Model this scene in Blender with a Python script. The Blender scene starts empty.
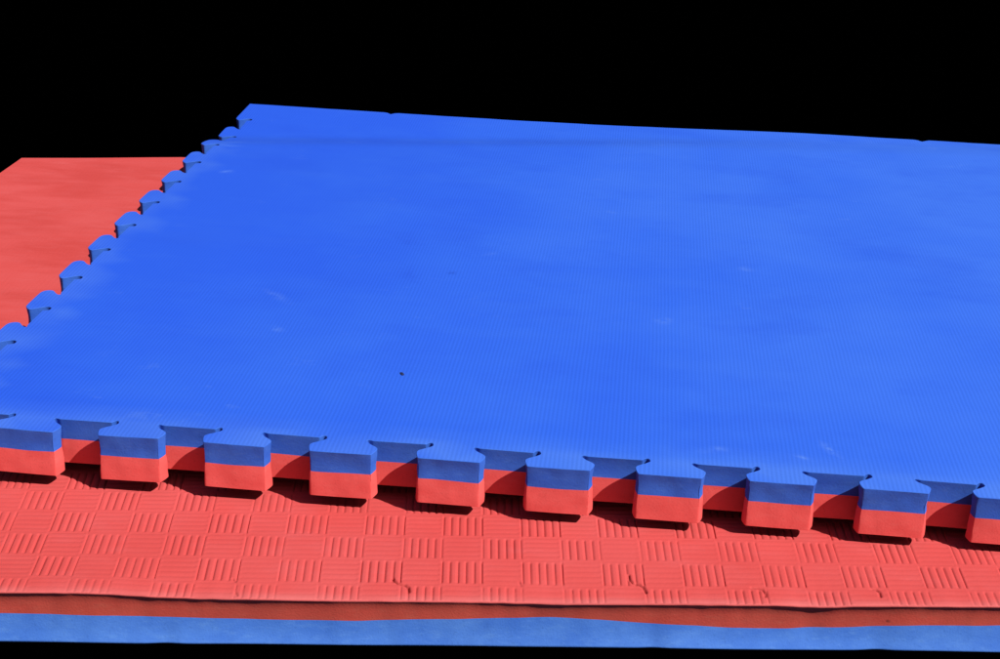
import bpy, math, random
import numpy as np
from mathutils import Vector, Matrix, noise
from mathutils.geometry import delaunay_2d_cdt

random.seed(7)
S = bpy.context.scene
COL = S.collection
P = 0.0835            # metres per tooth pitch: all layout below is in tooth pitches of the upper mat

# ------------------------------------------------------------------ frames
# layout frame: upper mat top face = plane z 0, x along its front edge, y away from the viewer
NRM = Vector((-0.004, -0.0075, 1.0)).normalized()       # the floor's normal in that frame
EX = (Vector((1, 0, 0)) - NRM * NRM.x).normalized()
EY = NRM.cross(EX)
ORG = Vector((1.0, -1.5, -1.05))                        # a point of the floor
ROT = Matrix((EX, EY, NRM))                             # layout -> world rotation


def W(x, y, z):
    return (ROT @ (Vector((x, y, z)) - ORG)) * P


ROTN = np.array(ROT)
ORGN = np.array(ORG)


def WN(a):
    return ((np.asarray(a, float) - ORGN) @ ROTN.T) * P


def zfloor(x, y):                                       # floor height in the layout frame
    return -1.05 + 0.004 * (x - 1.0) + 0.0075 * (y + 1.5)


# ------------------------------------------------------------------ materials
def mat_new(name):
    m = bpy.data.materials.new(name)
    m.use_nodes = True
    nt = m.node_tree
    for n in list(nt.nodes):
        nt.nodes.remove(n)
    out = nt.nodes.new('ShaderNodeOutputMaterial')
    b = nt.nodes.new('ShaderNodeBsdfPrincipled')
    nt.links.new(b.outputs[0], out.inputs[0])
    return m, nt, b


def N(nt, t, **kw):
    n = nt.nodes.new(t)
    for k, v in kw.items():
        if k in n.inputs:
            n.inputs[k].default_value = v
        else:
            setattr(n, k, v)
    return n


def math_node(nt, op, a, b=None, clamp=False):
    n = nt.nodes.new('ShaderNodeMath')
    n.operation = op
    n.use_clamp = clamp
    for i, v in enumerate((a, b)):
        if v is None:
            continue
        if isinstance(v, (int, float)):
            n.inputs[i].default_value = v
        else:
            nt.links.new(v, n.inputs[i])
    return n.outputs[0]


def ramp(nt, fac, stops):
    r = nt.nodes.new('ShaderNodeValToRGB')
    cr = r.color_ramp
    while len(cr.elements) < len(stops):
        cr.elements.new(0.5)
    for e, (p, c) in zip(cr.elements, stops):
        e.position = p
        e.color = (*c, 1) if len(c) == 3 else c
    nt.links.new(fac, r.inputs[0])
    return r.outputs[0]


def mixc(nt, fac, a, b):
    n = nt.nodes.new('ShaderNodeMix')
    n.data_type = 'RGBA'
    for i, v in ((0, fac), (6, a), (7, b)):
        if isinstance(v, (int, float)):
            n.inputs[i].default_value = v
        elif isinstance(v, tuple):
            n.inputs[i].default_value = (*v, 1)
        else:
            nt.links.new(v, n.inputs[i])
    return n.outputs[2]


def pos_pitches(nt):
    """object-space position (origins all at the floor point, so it runs on across parts) in pitches"""
    tc = nt.nodes.new('ShaderNodeTexCoord')
    mp = N(nt, 'ShaderNodeMapping')
    mp.inputs['Scale'].default_value = (1 / P, 1 / P, 1 / P)
    nt.links.new(tc.outputs['Object'], mp.inputs[0])
    return mp.outputs[0]


def noise_tex(nt, vec, scale, detail=3, rough=0.55, stretch=None):
    if stretch:
        mp = N(nt, 'ShaderNodeMapping')
        mp.inputs['Scale'].default_value = stretch
        nt.links.new(vec, mp.inputs[0])
        vec = mp.outputs[0]
    t = N(nt, 'ShaderNodeTexNoise')
    t.inputs['Scale'].default_value = scale
    t.inputs['Detail'].default_value = detail
    t.inputs['Roughness'].default_value = rough
    nt.links.new(vec, t.inputs['Vector'])
    return t.outputs['Fac']


BLUE = (0.032, 0.145, 0.86)
BLUE_D = (0.024, 0.118, 0.84)
BLUE_L = (0.048, 0.180, 0.89)
RED = (0.74, 0.094, 0.091)

PALE = (0.22, 0.42, 0.92)
SCUFFS = [((7.57, 0.72, 7.78, 0.24), 0.09, 0.42, PALE), ((7.34, 0.38, 7.50, 0.22), 0.07, 0.34, PALE),
          ((6.01, 3.62, 6.20, 3.46), 0.18, 0.26, PALE), ((6.95, 5.50, 7.25, 5.44), 0.16, 0.22, PALE),
          ((1.45, 3.80, 1.90, 3.30), 0.12, 0.26, PALE), ((-0.32, 8.25, -0.05, 8.40), 0.16, 0.32, PALE),
          ((3.55, 4.75, 3.62, 4.60), 0.14, 0.8, (0.014, 0.06, 0.50)), ((1.80, 2.68, 2.02, 2.46), 0.12, 0.26, PALE),
          ((6.40, 0.24, 6.85, 0.38), 0.10, 0.30, PALE), ((2.6, 6.2, 3.1, 5.3), 0.25, 0.5, (0.020, 0.09, 0.72)),
          ((2.9, 5.0, 3.2, 4.0), 0.25, 0.5, (0.020, 0.09, 0.72))]

# upper face of the blue foam: fine ribs running away from the viewer, scuffs, dust, mottling
m_blue, nt, b = mat_new('blue_ribbed_foam')
v = pos_pitches(nt)
sepb = N(nt, 'ShaderNodeSeparateXYZ')
nt.links.new(v, sepb.inputs[0])
big = math_node(nt, 'ADD', math_node(nt, 'ADD', math_node(nt, 'MULTIPLY', noise_tex(nt, v, 0.32, 4, 0.6), 0.55), 0.225), math_node(nt, 'MULTIPLY', math_node(nt, 'SUBTRACT', sepb.outputs[0], 3.8), 0.034))
col = ramp(nt, big, [(0.34, BLUE_D), (0.5, BLUE), (0.68, BLUE_L)])
st = noise_tex(nt, v, 1.1, 4, 0.62, (0.35, 1.5, 1))
col = mixc(nt, math_node(nt, 'MULTIPLY', ramp(nt, st, [(0.5, (0, 0, 0)), (0.75, (1, 1, 1))]), 0.14), col, (0.055, 0.19, 0.86))
dk = noise_tex(nt, v, 0.8, 5, 0.6, (0.8, 1.2, 1))
col = mixc(nt, math_node(nt, 'MULTIPLY', ramp(nt, dk, [(0.52, (0, 0, 0)), (0.72, (1, 1, 1))]), 0.30), col, (0.020, 0.096, 0.76))
# dusty scuffs: sparse streaks
sc1 = noise_tex(nt, v, 2.1, 7, 0.72, (0.9, 1.25, 1))
sc2 = noise_tex(nt, v, 0.55, 2, 0.5)
scf = math_node(nt, 'MULTIPLY', ramp(nt, sc1, [(0.60, (0, 0, 0)), (0.74, (1, 1, 1))]),
                ramp(nt, sc2, [(0.50, (0, 0, 0)), (0.64, (1, 1, 1))]))
col = mixc(nt, math_node(nt, 'MULTIPLY', scf, 0.22), col, (0.16, 0.32, 0.84))
at = N(nt, 'ShaderNodeAttribute')
at.attribute_name = 'dust'
col = mixc(nt, math_node(nt, 'MULTIPLY', at.outputs['Fac'], 0.5), col, (0.15, 0.34, 0.88))
# single scuffs and one smudge, each a short stroke broken up by noise
geo_v = N(nt, 'ShaderNodeVectorMath')
geo_v.operation = 'ADD'
nz = N(nt, 'ShaderNodeTexNoise')
nz.inputs['Scale'].default_value = 3.0
nt.links.new(v, nz.inputs['Vector'])
vs_ = N(nt, 'ShaderNodeVectorMath')
vs_.operation = 'MULTIPLY_ADD'
vs_.inputs[1].default_value = (0.16, 0.16, 0)
vs_.inputs[2].default_value = (-0.08, -0.08, 0)
nt.links.new(nz.outputs['Color'], vs_.inputs[0])
nt.links.new(v, geo_v.inputs[0])
nt.links.new(vs_.outputs[0], geo_v.inputs[1])
grain = ramp(nt, noise_tex(nt, v, 9.0, 5, 0.7), [(0.38, (0, 0, 0)), (0.62, (1, 1, 1))])
for seg, wd, amt, tint in SCUFFS:
    p0, p1 = W(seg[0], seg[1], 0) / P, W(seg[2], seg[3], 0) / P
    d = p1 - p0
    ln_ = d.length
    mp = N(nt, 'ShaderNodeMapping')
    mp.vector_type = 'TEXTURE'
    mp.inputs['Location'].default_value = ((p0 + p1) / 2)
    mp.inputs['Rotation'].default_value = (0, 0, math.atan2(d.y, d.x))
    mp.inputs['Scale'].default_value = (ln_ * 0.62, wd, 10)
    nt.links.new(geo_v.outputs[0], mp.inputs[0])
    gr = N(nt, 'ShaderNodeTexGradient')
    gr.gradient_type = 'QUADRATIC_SPHERE'
    nt.links.new(mp.outputs[0], gr.inputs[0])
    f_ = math_node(nt, 'MULTIPLY', math_node(nt, 'MULTIPLY', gr.outputs['Fac'], amt), grain)
    col = mixc(nt, f_, col, tint)
nt.links.new(col, b.inputs['Base Color'])
b.inputs['Roughness'].default_value = 0.62
b.inputs['Specular IOR Level'].default_value = 0.25
sep = N(nt, 'ShaderNodeSeparateXYZ')
nt.links.new(v, sep.inputs[0])
wob = math_node(nt, 'MULTIPLY', noise_tex(nt, v, 1.3, 2), 0.02)
rib = math_node(nt, 'SINE', math_node(nt, 'MULTIPLY', math_node(nt, 'ADD', sep.outputs[0], wob), 2 * math.pi / 0.041))
crs = math_node(nt, 'SINE', math_node(nt, 'MULTIPLY', math_node(nt, 'ADD', math_node(nt, 'MULTIPLY', sep.outputs[0], 0.5), sep.outputs[1]), 2 * math.pi / 0.062))
fine = noise_tex(nt, v, 34, 3)
hgt = math_node(nt, 'ADD', math_node(nt, 'MULTIPLY', rib, 0.5),
                math_node(nt, 'ADD', math_node(nt, 'MULTIPLY', crs, 0.12), math_node(nt, 'MULTIPLY', fine, 1.0)))
bp = N(nt, 'ShaderNodeBump')
bp.inputs['Strength'].default_value = 0.5
bp.inputs['Distance'].default_value = 0.00017
nt.links.new(hgt, bp.inputs['Height'])
nt.links.new(bp.outputs[0], b.inputs['Normal'])


def cut_material(name, c0, c1, dust, soil_and_dark=0.0):
    """sawn edge of the foam: matt, faint cell texture, a little dust and dirt"""
    m, nt, b = mat_new(name)
    v = pos_pitches(nt)
    n1 = noise_tex(nt, v, 2.4, 5, 0.6, (1, 1, 2.2))
    col = ramp(nt, n1, [(0.32, c0), (0.68, c1)])
    n2 = noise_tex(nt, v, 9, 4, 0.65, (1, 1, 3))
    col = mixc(nt, math_node(nt, 'MULTIPLY', ramp(nt, n2, [(0.52, (0, 0, 0)), (0.75, (1, 1, 1))]), 0.3), col, dust)
    pores = noise_tex(nt, v, 40, 2, 0.5)
    dark = tuple(k * 0.45 for k in c0)
    col = mixc(nt, math_node(nt, 'MULTIPLY', ramp(nt, pores, [(0.60, (0, 0, 0)), (0.74, (1, 1, 1))]), 0.22), col, dark)
    nick = noise_tex(nt, v, 3.6, 3, 0.6, (1, 1, 0.35))
    col = mixc(nt, math_node(nt, 'MULTIPLY', ramp(nt, nick, [(0.52, (0, 0, 0)), (0.74, (1, 1, 1))]), 0.30), col, tuple(k * 0.7 for k in c0))
    if soil_and_dark:
        n3 = noise_tex(nt, v, 1.5, 5, 0.6, (0.7, 1, 2.5))
        col = mixc(nt, math_node(nt, 'MULTIPLY', ramp(nt, n3, [(0.38, (0, 0, 0)), (0.66, (1, 1, 1))]), soil_and_dark), col, (0.30, 0.10, 0.065))
        n4 = noise_tex(nt, v, 5.5, 2, 0.5)
        col = mixc(nt, math_node(nt, 'MULTIPLY', ramp(nt, n4, [(0.70, (0, 0, 0)), (0.74, (1, 1, 1))]), 0.6), col, (0.12, 0.03, 0.02))
    nt.links.new(col, b.inputs['Base Color'])
    b.inputs['Roughness'].default_value = 0.75
    b.inputs['Specular IOR Level'].default_value = 0.2
    f = noise_tex(nt, v, 55, 3)
    bp = N(nt, 'ShaderNodeBump')
    bp.inputs['Strength'].default_value = 0.5
    bp.inputs['Distance'].default_value = 0.0003
    nt.links.new(f, bp.inputs['Height'])
    nt.links.new(bp.outputs[0], b.inputs['Normal'])
    return m


m_blue_cut = cut_material('blue_foam_cut_edge', (0.034, 0.130, 0.65), (0.050, 0.172, 0.72), (0.10, 0.26, 0.76))
m_red_cut = cut_material('red_foam_cut_edge', (0.83, 0.105, 0.098), (0.88, 0.132, 0.124), (0.88, 0.20, 0.18))
m_red_soiled = cut_material('red_foam_soiled_edge', (0.72, 0.090, 0.066), (0.80, 0.112, 0.08), (0.74, 0.20, 0.14), soil_and_dark=0.30)
m_blue_soiled = cut_material('blue_foam_soiled_edge', (0.054, 0.178, 0.66), (0.085, 0.24, 0.75), (0.16, 0.36, 0.80))


def red_top(name, weave):
    m, nt, b = mat_new(name)
    v = pos_pitches(nt)
    n1 = noise_tex(nt, v, 0.7, 5, 0.62)
    col = ramp(nt, n1, [(0.3, (0.71, 0.083, 0.079)), (0.5, RED), (0.7, (0.75, 0.106, 0.105))])
    if weave:
        n0 = noise_tex(nt, v, 1.2, 5, 0.6, (0.5, 1.4, 1))
        col = mixc(nt, math_node(nt, 'MULTIPLY', ramp(nt, n0, [(0.46, (0, 0, 0)), (0.64, (1, 1, 1))]), 0.7), col, (0.64, 0.066, 0.060))
    n2 = noise_tex(nt, v, 3.0, 5, 0.66, (0.6, 1.8, 1))
    col = mixc(nt, math_node(nt, 'MULTIPLY', ramp(nt, n2, [(0.50, (0, 0, 0)), (0.74, (1, 1, 1))]), 0.35), col, (0.76, 0.135, 0.14))
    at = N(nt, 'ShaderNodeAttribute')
    at.attribute_name = 'soil_and_dark'
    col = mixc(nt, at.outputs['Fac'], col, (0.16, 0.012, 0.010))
    at2 = N(nt, 'ShaderNodeAttribute')
    at2.attribute_name = 'dust'
    col = mixc(nt, math_node(nt, 'MULTIPLY', at2.outputs['Fac'], 0.6), col, (0.80, 0.22, 0.22))
    nt.links.new(col, b.inputs['Base Color'])
    b.inputs['Roughness'].default_value = 0.66
    b.inputs['Specular IOR Level'].default_value = 0.25
    f = noise_tex(nt, v, 30, 4)
    h = f
    if weave:                                    # far part: the moulded ribs are too fine to model there
        sep = N(nt, 'ShaderNodeSeparateXYZ')
        nt.links.new(v, sep.inputs[0])
        ck = N(nt, 'ShaderNodeTexChecker')
        mp = N(nt, 'ShaderNodeMapping')
        mp.inputs['Scale'].default_value = (1 / 0.345, 1 / 0.395, 1)
        nt.links.new(v, mp.inputs[0])
        nt.links.new(mp.outputs[0], ck.inputs['Vector'])
        ck.inputs['Scale'].default_value = 1.0
        sx = math_node(nt, 'SINE', math_node(nt, 'MULTIPLY', sep.outputs[0], 2 * math.pi / 0.069))
        sy = math_node(nt, 'SINE', math_node(nt, 'MULTIPLY', sep.outputs[1], 2 * math.pi / 0.079))
        mx = nt.nodes.new('ShaderNodeMix')
        nt.links.new(ck.outputs['Fac'], mx.inputs[0])
        nt.links.new(sx, mx.inputs[2])
        nt.links.new(sy, mx.inputs[3])
        h = math_node(nt, 'ADD', math_node(nt, 'MULTIPLY', mx.outputs[0], 0.10), f)
    bp = N(nt, 'ShaderNodeBump')
    bp.inputs['Strength'].default_value = 0.45
    bp.inputs['Distance'].default_value = 0.00035
    nt.links.new(h, bp.inputs['Height'])
    nt.links.new(bp.outputs[0], b.inputs['Normal'])
    return m


m_red_top = red_top('red_moulded_foam', False)
m_red_far = red_top('red_moulded_foam_far', True)

m_black, nt, b = mat_new('black_ground')
b.inputs['Base Color'].default_value = (0.0, 0.0, 0.0, 1)
b.inputs['Roughness'].default_value = 1.0
b.inputs['Specular IOR Level'].default_value = 0.0
# a trace of grain, far too dark to lift the black
v = pos_pitches(nt)
nt.links.new(ramp(nt, noise_tex(nt, v, 3, 4), [(0.3, (0, 0, 0)), (0.8, (0.00012, 0.00012, 0.00012))]), b.inputs['Base Color'])

m_crumb, nt, b = mat_new('dark_grit')
v = pos_pitches(nt)
nt.links.new(ramp(nt, noise_tex(nt, v, 60, 3), [(0.3, (0.008, 0.016, 0.08)), (0.7, (0.018, 0.035, 0.14))]), b.inputs['Base Color'])
b.inputs['Roughness'].default_value = 0.9


# ------------------------------------------------------------------ object helpers
def mesh_obj(name, verts, faces, mats, face_mat=None, parent=None, smooth=False):
    me = bpy.data.meshes.new(name)
    me.from_pydata([tuple(p) for p in verts], [], faces)
    for m in mats:
        me.materials.append(m)
    if face_mat is not None:
        me.polygons.foreach_set('material_index', np.asarray(face_mat, dtype=np.int32))
    me.polygons.foreach_set('use_smooth', np.full(len(me.polygons), bool(smooth)))
    me.update()
    o = bpy.data.objects.new(name, me)
    COL.objects.link(o)
    if parent is not None:
        o.parent = parent
    return o


def smooth_step(a, b, x):
    t = min(1.0, max(0.0, (x - a) / (b - a)))
    return t * t * (3 - 2 * t)


def interp(x, pts):
    return float(np.interp(x, [p[0] for p in pts], [p[1] for p in pts]))


# ------------------------------------------------------------------ the upper mat
X0, X1 = -0.765, 11.9
Y0, Y1 = 0.0, 12.64
TOP, MID, BOT = 0.0, -0.214, -0.458
CH = 0.005            # softened rim

# one side of a tooth has a drilled relief hole at its root, the other a plain sharp corner; (offset from centre, outward)
HOLED = [(-0.272, 0.0), (-0.252, -0.003), (-0.242, -0.024), (-0.224, -0.040), (-0.202, -0.036), (-0.190, -0.012),
         (-0.190, 0.022), (-0.236, 0.070), (-0.292, 0.115), (-0.316, 0.152), (-0.315, 0.195), (-0.304, 0.245),
         (-0.292, 0.278), (-0.272, 0.288), (-0.150, 0.289), (-0.050, 0.290)]
PLAIN = [(-0.272, 0.0), (-0.250, -0.001), (-0.232, -0.006), (-0.214, -0.012), (-0.200, -0.012), (-0.194, 0.000),
         (-0.204, 0.026), (-0.242, 0.072), (-0.293, 0.115), (-0.316, 0.150), (-0.314, 0.190), (-0.298, 0.245),
         (-0.284, 0.278), (-0.266, 0.288), (-0.150, 0.289), (-0.050, 0.290)]
HOLED_WIDE = [(-0.310, 0.0), (-0.302, -0.034), (-0.276, -0.064), (-0.228, -0.068), (-0.197, -0.042), (-0.191, -0.010),
              (-0.202, 0.022), (-0.226, 0.064), (-0.262, 0.118), (-0.290, 0.164), (-0.299, 0.194), (-0.286, 0.224),
              (-0.238, 0.267), (-0.206, 0.284), (-0.140, 0.289), (-0.050, 0.290)]
ROUND = PLAIN[:7] + [(-0.242, 0.072), (-0.290, 0.115), (-0.308, 0.150), (-0.308, 0.195), (-0.290, 0.240),
                     (-0.258, 0.270), (-0.215, 0.285), (-0.130, 0.289), (-0.050, 0.290)]
NECK = 5              # index of the neck point


def tooth_profile(first, second):
    pts = first + [(-a, d) for a, d in reversed(second)]
    out = []
    n = len(pts)
    for i in range(n - 1):
        p0, p1, p2, p3 = pts[max(0, i - 1)], pts[i], pts[i + 1], pts[min(n - 1, i + 2)]
        for k in range(3):
            t = k / 3
            q = []
            for c in (0, 1):
                q.append(0.5 * (2 * p1[c] + (p2[c] - p0[c]) * t + (2 * p0[c] - 5 * p1[c] + 4 * p2[c] - p3[c]) * t * t
                                + (3 * p1[c] - p0[c] - 3 * p2[c] + p3[c]) * t ** 3))
            out.append(tuple(q))
    out.append(pts[-1])
    ia, ib = NECK * 3, len(out) - 1 - NECK * 3
    return out, ia, ib


PROF, IA, IB = tooth_profile(HOLED, PLAIN)
PROF_L, _, _ = tooth_profile(ROUND, HOLED_WIDE)
FRONT_T = [i + 0.182 for i in range(0, 12)]
LEFT_T = [k + 0.966 for k in range(0, 11)]
RIGHT_T = [k + 0.70 for k in range(0, 11)]

# outline, counter-clockwise seen from above, starting at the front left corner; each point knows its tooth
outline, owner, necks = [], [], []


def add_edge(side, centres):
    seq = centres if side in ('front', 'right') else list(reversed(centres))
    for c in seq:
        jit = (random.uniform(-0.006, 0.006), random.uniform(-0.008, 0.008))
        tid = len(necks)
        start = len(outline)
        for k, (a, d) in enumerate(PROF_L if side == 'left' else PROF):
            d2 = d + jit[1] * smooth_step(0.1, 0.28, d)
            if side == 'front':
                q = (c + jit[0] + a, Y0 - d2 * ((1 - 0.14 * smooth_step(5.0, 8.5, c)) if d2 > 0 else 1.0))
            elif side == 'right':
                q = (X1 + d2, c + jit[0] + a)
            else:
                q = (X0 - d2 * (0.80 if d2 > 0 else 1.0), c + jit[0] - a)
            outline.append(q)
            owner.append(tid if IA < k < IB else -1)
        necks.append((start + IA, start + IB, side))


outline.append((X0, Y0)); owner.append(-1)
add_edge('front', FRONT_T)
outline.append((X1, Y0)); owner.append(-1)
add_edge('right', RIGHT_T)
outline.append((X1, Y1)); owner.append(-1)
nb = 200
for k in range(1, nb):                     # the far edge, trimmed straight but not perfectly
    x = X1 + (X0 - 0.20 - X1) * k / nb
    outline.append((x, Y1 + 0.008 * noise.noise((x * 0.8, 3.1, 0)) + 0.006 * noise.noise((x * 4.0, 1.1, 0)) - 0.09 * math.exp(-((x - 1.48) / 0.05) ** 2) - 0.10 * math.exp(-((x - 10.3) / 0.06) ** 2))); owner.append(-1)
CORNER = X0 - 0.20     # the far left corner runs out flush with the tips of the teeth
outline.append((CORNER, Y1)); owner.append(-1)
for a, d in PROF_L[len(PROF_L) // 2 + 1:]:
    outline.append((X0 - d * (0.72 if d > 0 else 1.0), 11.966 - a)); owner.append(-1)
add_edge('left', LEFT_T)
n_out = len(outline)
O = np.array(outline)
prv, nxt = np.roll(O, 1, 0), np.roll(O, -1, 0)
tan = nxt - prv
NORM = np.stack([tan[:, 1], -tan[:, 0]], 1)
NORM /= np.linalg.norm(NORM, axis=1)[:, None]
INS = O - NORM * CH
WAIST = O - NORM * 0.011          # the cut draws in a little at the joint and flares again below it
FLARE = O + NORM * 0.002
FLARE_IN = O - NORM * 0.003

CREASE = [(-1.2, 10.30), (-0.7, 10.36), (2.2, 10.86), (5.4, 11.48), (7.6, 11.75), (12.5, 12.3)]


def sag(x, y):
    """the upper mat bends over the hidden back edge of the lower one, and is nowhere quite flat"""
    yc = interp(x, CREASE)
    amp = 0.150 * (1 - 0.42 * smooth_step(5.0, 8.8, x))
    z = -amp * smooth_step(yc - 0.70, yc + 0.55, y) + 0.030 * max(0.0, y - yc - 0.35)
    f = smooth_step(0.3, 2.5, y)
    z += f * 0.016 * noise.noise((x * 0.30, y * 0.30, 1.7)) + f * 0.006 * noise.noise((x * 0.9, y * 0.8, 5.2))
    # teeth are never quite level with one another
    if y < 0.3:
        z += 0.012 * noise.noise((x * 0.9, 0.4, 8.8)) * (1 - smooth_step(-0.1, 0.3, y))
    return z


def cdt(points, loops_edges, grid):
    vs = [Vector(p) for p in points] + [Vector(g) for g in grid]
    r = delaunay_2d_cdt(vs, loops_edges, [], 1, 1e-6)
    return [(p.x, p.y) for p in r[0]], [tuple(f) for f in r[2]]


body_ids = [i for i in range(n_out) if owner[i] == -1]
body_grid = []
gx = np.arange(X0 + 0.25, X1 - 0.1, 0.25)
gy = list(np.arange(0.15, 9.6, 0.25)) + list(np.arange(9.6, Y1 - 0.05, 0.07))
for y in gy:
    for x in gx:
        body_grid.append((x + random.uniform(-0.01, 0.01), y))

root_up = bpy.data.objects.new('foam_mat', None)
COL.objects.link(root_up)
root_up['label'] = 'upper blue-topped foam mat with puzzle teeth, lying askew over the red-topped mat'
root_up['category'] = 'foam mat'


def ccw(vs, f):
    a = 0
    for i in range(len(f)):
        p, q = vs[f[i]], vs[f[(i + 1) % len(f)]]
        a += p[0] * q[1] - p[1] * q[0]
    return f if a > 0 else tuple(reversed(f))


def joint_wob(x, y, z):
    return 0.010 * noise.noise((x * 2.6, y * 2.6, 4.0)) if abs(z - MID) < 1e-6 else 0.0


def cap(ids, pts, grid, z):
    """flat-lying triangulated face bounded by the ring ids; returns verts (layout) and faces"""
    loop = [tuple(pts[i]) for i in ids]
    ed = [(k, (k + 1) % len(loop)) for k in range(len(loop))]
    vs, fs = cdt(loop, ed, grid)
    V = [(x, y, z + sag(x, y) + joint_wob(x, y, z)) for x, y in vs]
    return V, [ccw(vs, f) for f in fs]


def layer(name_body, mats, z_top, z_bot, chamfer_top, chamfer_bot, parent):
    """one colour of the sandwich: the sheet, plus each tooth as a mesh of its own; mats = (top, cut)"""
    top_pts = INS if chamfer_top else WAIST
    bot_pts = FLARE_IN if chamfer_bot else WAIST
    rings = [(top_pts, z_top)]
    if chamfer_top:
        rings.append((O, z_top - CH * 0.8))
    if chamfer_bot:
        rings.append((FLARE, z_bot + CH * 0.8))
    rings.append((bot_pts, z_bot))
    pieces = [(name_body, body_ids, body_grid, None)]
    for t, (a, b_, side) in enumerate(necks):
        pieces.append(('tooth', list(range(a, b_ + 1)), [], t))
    body = None
    for nm, ids, grid, t in pieces:
        V, F, M = [], [], []
        tv, tf = cap(ids, top_pts, grid, z_top)
        F += tf; M += [0] * len(tf); V += tv
        off = len(V)
        bv, bf = cap(ids, bot_pts, [] if t is not None else grid[::3], z_bot)
        V += bv; F += [tuple(off + i for i in reversed(f)) for f in bf]; M += [1] * len(bf)
        # walls: only along the true outline, never across a neck
        if t is None:
            walls = [(i, (i + 1) % n_out) for i in range(n_out)
                     if owner[i] == -1 and owner[(i + 1) % n_out] == -1]
        else:
            walls = [(i, i + 1) for i in ids[:-1]]
        nsub = 4
        prof = []
        for r in range(len(rings) - 1):
            (pa, za), (pb, zb) = rings[r], rings[r + 1]
            k = nsub if abs(za - zb) > 0.05 else 1
            for s in range(k):
                prof.append((pa, pb, za, zb, s / k, (s + 1) / k))

        def wp(i, pa, pb, za, zb, f):
            x = pa[i][0] * (1 - f) + pb[i][0] * f
            y = pa[i][1] * (1 - f) + pb[i][1] * f
            z = za * (1 - f) + zb * f
            if 0 < f < 1:
                k = (-0.006 if z > MID else 0.003) * math.sin(math.pi * f) + 0.009 * noise.noise((x * 5, y * 5, z * 7)) + 0.003 * noise.noise((x * 14, y * 14, z * 16))
                x, y = x + NORM[i][0] * k, y + NORM[i][1] * k
            return (x, y, z + sag(x, y) + joint_wob(x, y, z))
        cache = {}

        def vid(i, r, lo):
            pa, pb, za, zb, f0, f1 = prof[r]
            key = (i, r + (1 if lo else 0))
            if key not in cache:
                cache[key] = len(V)
                V.append(wp(i, pa, pb, za, zb, f1 if lo else f0))
            return cache[key]
        for i, j in walls:
            for r in range(len(prof)):
                F.append((vid(i, r, False), vid(i, r, True), vid(j, r, True), vid(j, r, False)))
                M.append(1)
        o = mesh_obj(nm, WN(V), F, mats, M, parent if t is None else body, smooth=True)
        o.data.set_sharp_from_angle(angle=math.radians(38))
        # worn, dusty rims of the teeth catch pale dust
        at = o.data.attributes.new('dust', 'FLOAT', 'POINT')
        vals = []
        for (x, y, z) in V:
            d = 0.0
            if mats[0] is m_blue and y < 0.25 and z > -0.02:
                d = 0.75 * (1 - smooth_step(-0.05, 0.30, y)) * (0.60 + 0.6 * noise.noise((x * 2.2, y * 3, 2.2)))
            elif mats[0] is m_blue and x < X0 + 0.25 and z > -0.05:
                d = 0.45 * (0.6 + 0.6 * noise.noise((x * 3, y * 2.5, 4.2)))
            vals.append(max(0.0, d))
        at.data.foreach_set('value', vals)
        if t is None:
            body = o
    return body


layer('blue_layer', (m_blue, m_blue_cut), TOP, MID, True, False, root_up)
layer('red_layer', (m_red_cut, m_red_cut), MID, BOT, False, True, root_up)

# ------------------------------------------------------------------ the lower mat
root_lo = bpy.data.objects.new('foam_mat', None)
COL.objects.link(root_lo)
root_lo['label'] = 'lower red-topped foam mat with checkered ribs and a straight front edge'
root_lo['category'] = 'foam mat'

LZ = 0.45             # thickness
FX0, FX1 = -3.6, 10.4  # front edge, x


# droop of the front rim and depth of the glue line below the top, along the front edge
RIM = [(0.00, -0.026), (0.25, -0.026), (0.50, -0.027), (0.75, -0.028), (1.00, -0.031), (1.25, -0.031), (1.50, -0.025), (1.75, -0.010), (2.00, 0.002), (2.25, 0.010), (2.50, 0.013), (2.75, 0.015), (3.00, 0.018), (3.25, 0.020), (3.50, 0.021), (3.75, 0.020), (4.00, 0.020), (4.25, 0.019), (4.50, 0.018), (4.75, 0.018), (5.00, 0.023), (5.25, 0.029), (5.50, 0.028), (5.75, 0.025), (6.00, 0.022), (6.25, 0.020), (6.50, 0.019), (6.75, 0.018), (7.00, 0.017), (7.25, 0.019), (7.50, 0.033), (7.75, 0.014), (8.00, 0.012), (8.25, 0.010), (8.50, 0.008), (8.75, 0.007), (9.00, 0.005), (9.25, 0.002), (9.50, -0.002), (9.75, -0.006), (10.00, -0.009), (10.25, -0.013)]
JOINT = [(0.00, 0.196), (0.25, 0.196), (0.50, 0.195), (0.75, 0.196), (1.00, 0.198), (1.25, 0.201), (1.50, 0.205), (1.75, 0.209), (2.00, 0.214), (2.25, 0.220), (2.50, 0.226), (2.75, 0.232), (3.00, 0.231), (3.25, 0.231), (3.50, 0.229), (3.75, 0.221), (4.00, 0.213), (4.25, 0.206), (4.50, 0.198), (4.75, 0.191), (5.00, 0.184), (5.25, 0.179), (5.50, 0.190), (5.75, 0.205), (6.00, 0.224), (6.25, 0.240), (6.50, 0.251), (6.75, 0.261), (7.00, 0.267), (7.25, 0.267), (7.50, 0.257), (7.75, 0.244), (8.00, 0.230), (8.25, 0.218), (8.50, 0.217), (8.75, 0.216), (9.00, 0.215), (9.25, 0.212), (9.50, 0.208), (9.75, 0.204), (10.00, 0.201), (10.25, 0.197)]


def soft(x, tab):
    return 0.25 * interp(x - 0.12, tab) + 0.5 * interp(x, tab) + 0.25 * interp(x + 0.12, tab)


def front_y(x):
    return -2.2043 + 0.12407 * x - 0.000317 * x * x


def lean(x):          # direction of the moulded columns
    return math.radians(9.9 - 0.84 * (x - 0.45))


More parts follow.
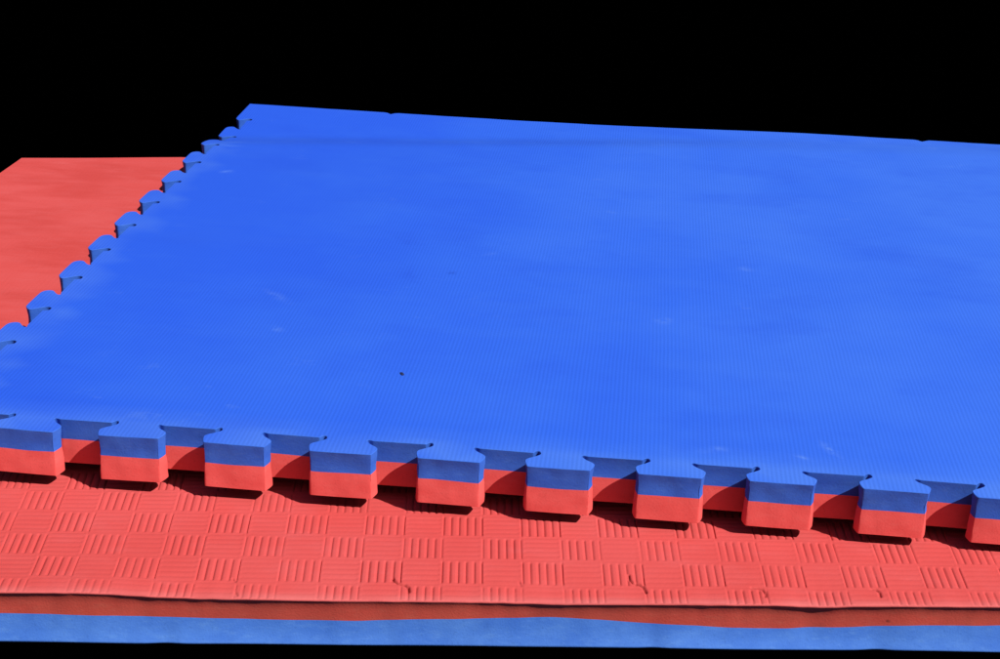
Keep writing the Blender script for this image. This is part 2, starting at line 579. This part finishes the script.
def edge_sag(x):      # how far the front rim has drooped
    s = soft(x, RIM)
    s += 0.003 * noise.noise((x * 3.5, 1.2, 0)) + 0.003 * noise.noise((x * 8.0, 5.2, 0))
    return s


CU, CV = 0.345, 0.395
CURLS = [[(3.848, -1.393), (3.866, -1.44), (3.905, -1.475), (3.965, -1.487), (4.0, -1.52), (4.018, -1.585)],
         [(5.862, -1.06), (5.872, -1.13), (5.900, -1.178), (5.95, -1.190), (5.99, -1.225), (6.015, -1.305)],
         [(6.915, -1.115), (6.965, -1.116), (7.010, -1.135), (7.030, -1.19), (7.028, -1.235)],
         [(7.945, -0.995), (7.985, -1.0), (8.008, -1.04), (8.008, -1.11)],
         [(2.50, -1.60), (2.53, -1.64)], [(2.575, -1.80), (2.60, -1.85)], [(4.93, -1.30), (4.95, -1.36)]]
CW = [1.0, 1.0, 0.9, 0.8, 0.6, 0.6, 0.4]


def curl_field(X, Y):
    best = np.zeros_like(X)
    for pl, w in zip(CURLS, CW):
        pl = np.array(pl)
        x0, y0 = pl.min(0) - 0.15
        x1, y1 = pl.max(0) + 0.15
        m = (X > x0) & (X < x1) & (Y > y0) & (Y < y1)
        if not m.any():
            continue
        px, py = X[m], Y[m]
        d = np.full(px.shape, 9.0)
        for k in range(len(pl) - 1):
            a, b_ = pl[k], pl[k + 1]
            ab = b_ - a
            t = np.clip(((px - a[0]) * ab[0] + (py - a[1]) * ab[1]) / (ab @ ab), 0, 1)
            d = np.minimum(d, np.hypot(px - a[0] - t * ab[0], py - a[1] - t * ab[1]) * (1.25 - 0.35 * (k + t) / len(pl)))
        best[m] = np.maximum(best[m], w * np.exp(-(d / 0.0105) ** 2))
    return best


# front strip: real moulded ribs
DU, DV = 0.0092, 0.0115
ux = np.arange(-3.6, FX1, DU)
fy = np.array([front_y(x) for x in ux])
ln = np.array([lean(x) for x in ux])
es = np.array([edge_sag(x) for x in ux])
VLEN = 2.25
vv = np.arange(0, VLEN, DV)
U, Vv = np.meshgrid(ux, vv)
XX = U - np.sin(ln)[None, :] * Vv
YY = fy[None, :] + np.cos(ln)[None, :] * Vv
ZF = -1.05 + 0.004 * (XX - 1.0) + 0.0075 * (YY + 1.5)
ZT = ZF + LZ - es[None, :] * np.exp(-(Vv / 0.42) ** 2)
# rows counted from the front edge: the first one is a cut row
cu = (U - 3.955) / CU
cv = (Vv - 0.235) / CV
iu, iv = np.floor(cu), np.floor(cv)
fu, fv = cu - iu, cv - iv
even = (np.mod(iu + iv, 2) == 1)


def groove(f, n, w):
    p = f * n
    d = np.abs(p - np.round(p)) / n
    return np.exp(-(d / w) ** 2)


def inset(f, m):
    return np.clip((np.minimum(f, 1 - f) - m) / 0.035, 0, 1)


gv = groove(fu, 5, 0.027) * inset(fv, 0.06)
gh = groove(fv, 5, 0.034) * inset(fu, 0.05)
DEPTH = 0.0120
hh = np.where(even, gv * DEPTH, gh * DEPTH * 0.34)
hh += 0.0022 * np.exp(-((np.minimum(fu, 1 - fu)) / 0.02) ** 2)
rr = np.random.RandomState(3)


def vnoise(X, Y, s, seed):
    r = np.random.RandomState(seed)
    g = r.rand(256, 256)
    x, y = X * s + 64, Y * s + 64
    xi, yi = np.floor(x).astype(int), np.floor(y).astype(int)
    fx, fy_ = x - xi, y - yi
    fx, fy_ = fx * fx * (3 - 2 * fx), fy_ * fy_ * (3 - 2 * fy_)
    a = g[xi % 256, yi % 256]; b_ = g[(xi + 1) % 256, yi % 256]
    c = g[xi % 256, (yi + 1) % 256]; d = g[(xi + 1) % 256, (yi + 1) % 256]
    return (a * (1 - fx) + b_ * fx) * (1 - fy_) + (c * (1 - fx) + d * fx) * fy_


wear = 0.55 + 0.75 * vnoise(XX, YY, 1.4, 11)
nearedge = 0.55 + 0.45 * np.clip(Vv / 0.3, 0, 1)
ZT -= hh * wear * nearedge
ZT += 0.005 * (vnoise(XX, YY, 1.1, 5) - 0.5) + 0.003 * (vnoise(XX, YY, 4.0, 6) - 0.5)
CF = curl_field(XX, YY)
ZT -= 0.020 * CF
nu, nv = len(ux), len(vv)
V = list(np.stack([XX, YY, ZT], -1).reshape(-1, 3))
idx = np.arange(nu * nv).reshape(nv, nu)
q = np.stack([idx[:-1, :-1], idx[:-1, 1:], idx[1:, 1:], idx[1:, :-1]], -1).reshape(-1, 4)
F = [tuple(int(k) for k in r) for r in q]
M = [0] * len(F)
soil_and_dark = list(np.maximum(CF * 0.55, np.where(even, gv * 0.16, gh * 0.05) * wear).reshape(-1))  # soiled curl cracks, plus base colour darkened along the moulded grooves
dust = list((np.exp(-(Vv / 0.07) ** 2) * (0.35 + 0.65 * vnoise(XX, YY, 3.0, 9))).reshape(-1))

# the soft rim and the hollow, soiled cut face of the red layer, down to the wavy glue line


def glue(x):          # depth of the red/blue joint below the top
    return soft(x, JOINT) + 0.004 * noise.noise((x * 2.9, 9.1, 1.0))


def face_profile(x):
    """(outward, drop below the sagged rim) pairs: lip, undercut, slow return to the joint"""
    s = edge_sag(x)
    g = glue(x) - s
    w = 0.86 + 0.38 * noise.noise((x * 1.1, 4.4, 3.3)) + 0.25 * noise.noise((x * 3.1, 4.4, 3.3)) + 0.35 * math.exp(-((x - 7.42) / 0.15) ** 2)
    w = max(0.55, min(1.7, w))
    g += 0.016
    return [(0.004, 0.003), (0.0085, 0.010), (0.008, 0.018), (0.001, 0.028), (-0.0105 * w, 0.045), (-0.021 * w, 0.068),
            (-0.029 * w, 0.095), (-0.0345 * w, 0.125), (-0.039 * w, 0.125 + (g - 0.125) * 0.5), (-0.042 * w, g)]


base = len(V)
NP = 10
for k in range(nu):
    x = ux[k]
    n_out_dir = (math.sin(ln[k]), -math.cos(ln[k]))
    z0 = ZF[0, k] + LZ - es[k]
    wig = 0.003 * noise.noise((x * 6, 0, 2))
    for (o_, d_) in face_profile(x):
        V.append((x + n_out_dir[0] * (o_ + wig), fy[k] + n_out_dir[1] * (o_ + wig), z0 - d_))
for k in range(nu - 1):
    ring = [idx[0, k]] + [base + k * NP + j for j in range(NP)]
    ring2 = [idx[0, k + 1]] + [base + (k + 1) * NP + j for j in range(NP)]
    for j in range(NP):
        F.append((int(ring[j]), int(ring[j + 1]), int(ring2[j + 1]), int(ring2[j])))
        M.append(0 if j < 3 else 1)
joint = [V[base + k * NP + NP - 1] for k in range(nu)]
soil_and_dark += [0.0] * (nu * NP)
dust += [0.5 if j < 3 else 0.0 for k in range(nu) for j in range(NP)]

# the rest of the top, out to the left, back and right edges
BACK = [(-4.05, 10.20), (-1.57, 10.72), (2.2, 10.86), (5.4, 11.45), (7.6, 11.62), (9.9, 11.75)]
sn = np.linspace(0, 1, 70)
tn = np.linspace(0, 1, 60)
start_x = np.concatenate([np.linspace(-3.6, FX1 - 0.010, 70)])


def strip_back(x):    # line where the modelled ribs stop (hidden under the upper mat)
    l = lean(x)
    return (x - math.sin(l) * (VLEN - 0.04), front_y(x) + math.cos(l) * (VLEN - 0.04))


fbase = len(V)
for t in tn:
    for k, s in enumerate(sn):
        ax, ay = strip_back(start_x[k])
        bx = -4.05 + 13.95 * s
        by = interp(bx, BACK) + 0.006 * noise.noise((bx * 2.0, 0.0, 3.0))
        x, y = ax + (bx - ax) * t, ay + (by - ay) * t
        z = zfloor(x, y) + LZ - 0.006 * (1 - t) + 0.010 * noise.noise((x * 0.5, y * 0.5, 2.0)) * min(1, 4 * t) - 0.006
        V.append((x, y, z))
        soil_and_dark.append(0.0)
        dust.append(0.0)
ns = len(sn)
for r in range(len(tn) - 1):
    for k in range(ns - 1):
        a = fbase + r * ns + k
        F.append((a, a + 1, a + ns + 1, a + ns))
        M.append(2)
# left, back and right cut faces of the red layer
ring_ids = [int(idx[r, 0]) for r in range(0, nv, 6)] + [fbase + r * ns for r in range(len(tn))] + [fbase + (len(tn) - 1) * ns + k for k in range(1, ns)] \
    + [fbase + r * ns + ns - 1 for r in range(len(tn) - 2, -1, -1)] \
    + [int(idx[r, -1]) for r in range(nv - 1, -1, -6)]
rim = []
for i in ring_ids:
    x, y, z = V[i]
    V.append((x, y, zfloor(x, y) + LZ - 0.205))
    rim.append(len(V) - 1)
    soil_and_dark.append(0.0); dust.append(0.0)
for k in range(len(ring_ids) - 1):
    F.append((ring_ids[k], ring_ids[k + 1], rim[k + 1], rim[k]))
    M.append(1)
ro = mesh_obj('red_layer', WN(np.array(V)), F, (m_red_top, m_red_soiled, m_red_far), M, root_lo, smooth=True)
a1 = ro.data.attributes.new('soil_and_dark', 'FLOAT', 'POINT')
a1.data.foreach_set('value', np.array(soil_and_dark, dtype=np.float32))
a2 = ro.data.attributes.new('dust', 'FLOAT', 'POINT')
a2.data.foreach_set('value', np.array(dust, dtype=np.float32))

# blue half of the lower mat: bulging a little towards the ground
bv, bf = [], []
steps = [(0.0, 0.0), (0.10, 0.16), (0.32, 0.45), (0.62, 0.74), (0.93, 0.92), (1.0, 0.97), (0.88, 1.0)]
for k in range(nu):
    x = ux[k]
    d = (math.sin(ln[k]), -math.cos(ln[k]))
    jx, jy, jz = joint[k]
    zb = zfloor(jx, jy) + 0.002
    jin = (jx - ux[k]) * d[0] + (jy - fy[k]) * d[1]
    foot = 0.040 + 0.012 * noise.noise((x * 0.8, 3.0, 3.0)) - 0.016 * math.exp(-((x - 8.0) / 0.12) ** 2) \
        - 0.014 * math.exp(-((x - 2.0) / 0.12) ** 2) - 0.010 * math.exp(-((x - 6.1) / 0.10) ** 2)
    for o_, f_ in steps:
        oo = (foot - jin) * o_
        bv.append((jx + d[0] * oo, jy + d[1] * oo, jz + (zb - jz) * f_))
nst = len(steps)
for k in range(nu - 1):
    for j in range(nst - 1):
        bf.append((k * nst + j, k * nst + j + 1, (k + 1) * nst + j + 1, (k + 1) * nst + j))
o0 = len(bv)
for i in rim:
    bv.append(V[i])
for i in rim:
    x, y, z = V[i]
    bv.append((x, y, zfloor(x, y) + 0.002))
nr = len(rim)
for k in range(nr - 1):
    bf.append((o0 + k, o0 + k + 1, o0 + nr + k + 1, o0 + nr + k))
# underside
und = [k * nst + nst - 1 for k in range(0, nu, 8)] + [o0 + nr + k for k in range(nr - 1, -1, -1)]
bf.append(tuple(und))
mesh_obj('blue_layer', WN(np.array(bv)), bf, (m_blue_soiled,), None, root_lo, smooth=True)
bpy.data.objects[root_lo.name].children[-1].data.set_sharp_from_angle(angle=math.radians(45))

# ------------------------------------------------------------------ a dark speck on the blue face
cv_, cf_ = [], []
cx, cy = 3.448, 1.560
nseg, nrow = 14, 6
for r in range(nrow + 1):
    ph = (math.pi * 0.5) * r / nrow
    for s in range(nseg):
        a = 2 * math.pi * s / nseg
        rad = math.cos(ph) * (1 + 0.30 * noise.noise((math.cos(a) * 1.3, math.sin(a) * 1.3, r * 0.5)))
        lx, ly = 0.020 * rad * math.cos(a), 0.042 * rad * math.sin(a)
        c, s_ = math.cos(0.5), math.sin(0.5)
        x, y = cx + lx * c - ly * s_, cy + lx * s_ + ly * c
        cv_.append((x, y, sag(x, y) - 0.002 + 0.014 * math.sin(ph) * (1 + 0.3 * noise.noise((a, ph, 1)))))
for r in range(nrow):
    for s in range(nseg):
        cf_.append((r * nseg + s, r * nseg + (s + 1) % nseg, (r + 1) * nseg + (s + 1) % nseg, (r + 1) * nseg + s))
cf_.append(tuple(range(nseg - 1, -1, -1)))
cr = mesh_obj('crumb', WN(np.array(cv_)), cf_, (m_crumb,), None, None, smooth=True)
cr['label'] = 'tiny dark speck of dirt lying on the blue mat face'
cr['category'] = 'speck'

# ------------------------------------------------------------------ ground
G = 300.0
n = 8
gvs = [(-G + 2 * G * i / n, -G + 2 * G * j / n, 0.0) for j in range(n + 1) for i in range(n + 1)]
gfs = [(j * (n + 1) + i, j * (n + 1) + i + 1, (j + 1) * (n + 1) + i + 1, (j + 1) * (n + 1) + i) for j in range(n) for i in range(n)]
g = mesh_obj('ground', gvs, gfs, (m_black,))
g['kind'] = 'structure'
g['label'] = 'plain black ground all round the mats'

# ------------------------------------------------------------------ camera
R = np.array([[0.9944069552742492, 0.10145300293779705, 0.029361462788711358],
              [0.0651051324854551, -0.3699188363605892, -0.9267801121235565],
              [-0.08316326728935602, 0.9235081714303365, -0.3744549749612387]])
cam_pos = W(5.734852903022858, -12.856793923145299, 6.411558398863992)
ax = ROT @ Vector(R[0]); ay = ROT @ Vector(-R[1]); az = ROT @ Vector(-R[2])
mw = Matrix(((ax.x, ay.x, az.x, cam_pos.x), (ax.y, ay.y, az.y, cam_pos.y), (ax.z, ay.z, az.z, cam_pos.z), (0, 0, 0, 1)))
cd = bpy.data.cameras.new('camera')
cam = bpy.data.objects.new('camera', cd)
COL.objects.link(cam)
cam.matrix_world = mw
cd.sensor_fit = 'HORIZONTAL'
cd.sensor_width = 36
cd.lens = 36 * 1.55625576
cd.clip_start = 0.01
cd.clip_end = 1000
S.camera = cam

# ------------------------------------------------------------------ light
sun_dir = (ROT @ Vector((1.9, -1.0, 2.2))).normalized()
sl = bpy.data.lights.new('sun', 'SUN')
sl.energy = 5.0
sl.angle = math.radians(0.5)
sl.color = (1.0, 0.965, 0.91)
so = bpy.data.objects.new('sun', sl)
COL.objects.link(so)
so.rotation_euler = sun_dir.to_track_quat('Z', 'Y').to_euler()
so.location = sun_dir * 5

w = bpy.data.worlds.new('World')
S.world = w
w.use_nodes = True
nt = w.node_tree
bg = nt.nodes['Background']
sky = nt.nodes.new('ShaderNodeTexSky')
sky.sky_type = 'NISHITA'
sky.sun_disc = False
sky.air_density = 0.3
sky.sun_elevation = math.asin(sun_dir.z)
sky.sun_rotation = math.atan2(sun_dir.x, sun_dir.y)
nt.links.new(sky.outputs[0], bg.inputs[0])
bg.inputs[1].default_value = 0.05

S.view_settings.view_transform = 'Standard'
S.view_settings.look = 'None'
S.view_settings.exposure = -0.09
S.view_settings.gamma = 1.0
S.view_settings.use_curve_mapping = False
S.cycles.use_denoising = True

S.cycles.diffuse_bounces = 1      # contrasty light, as in the photograph
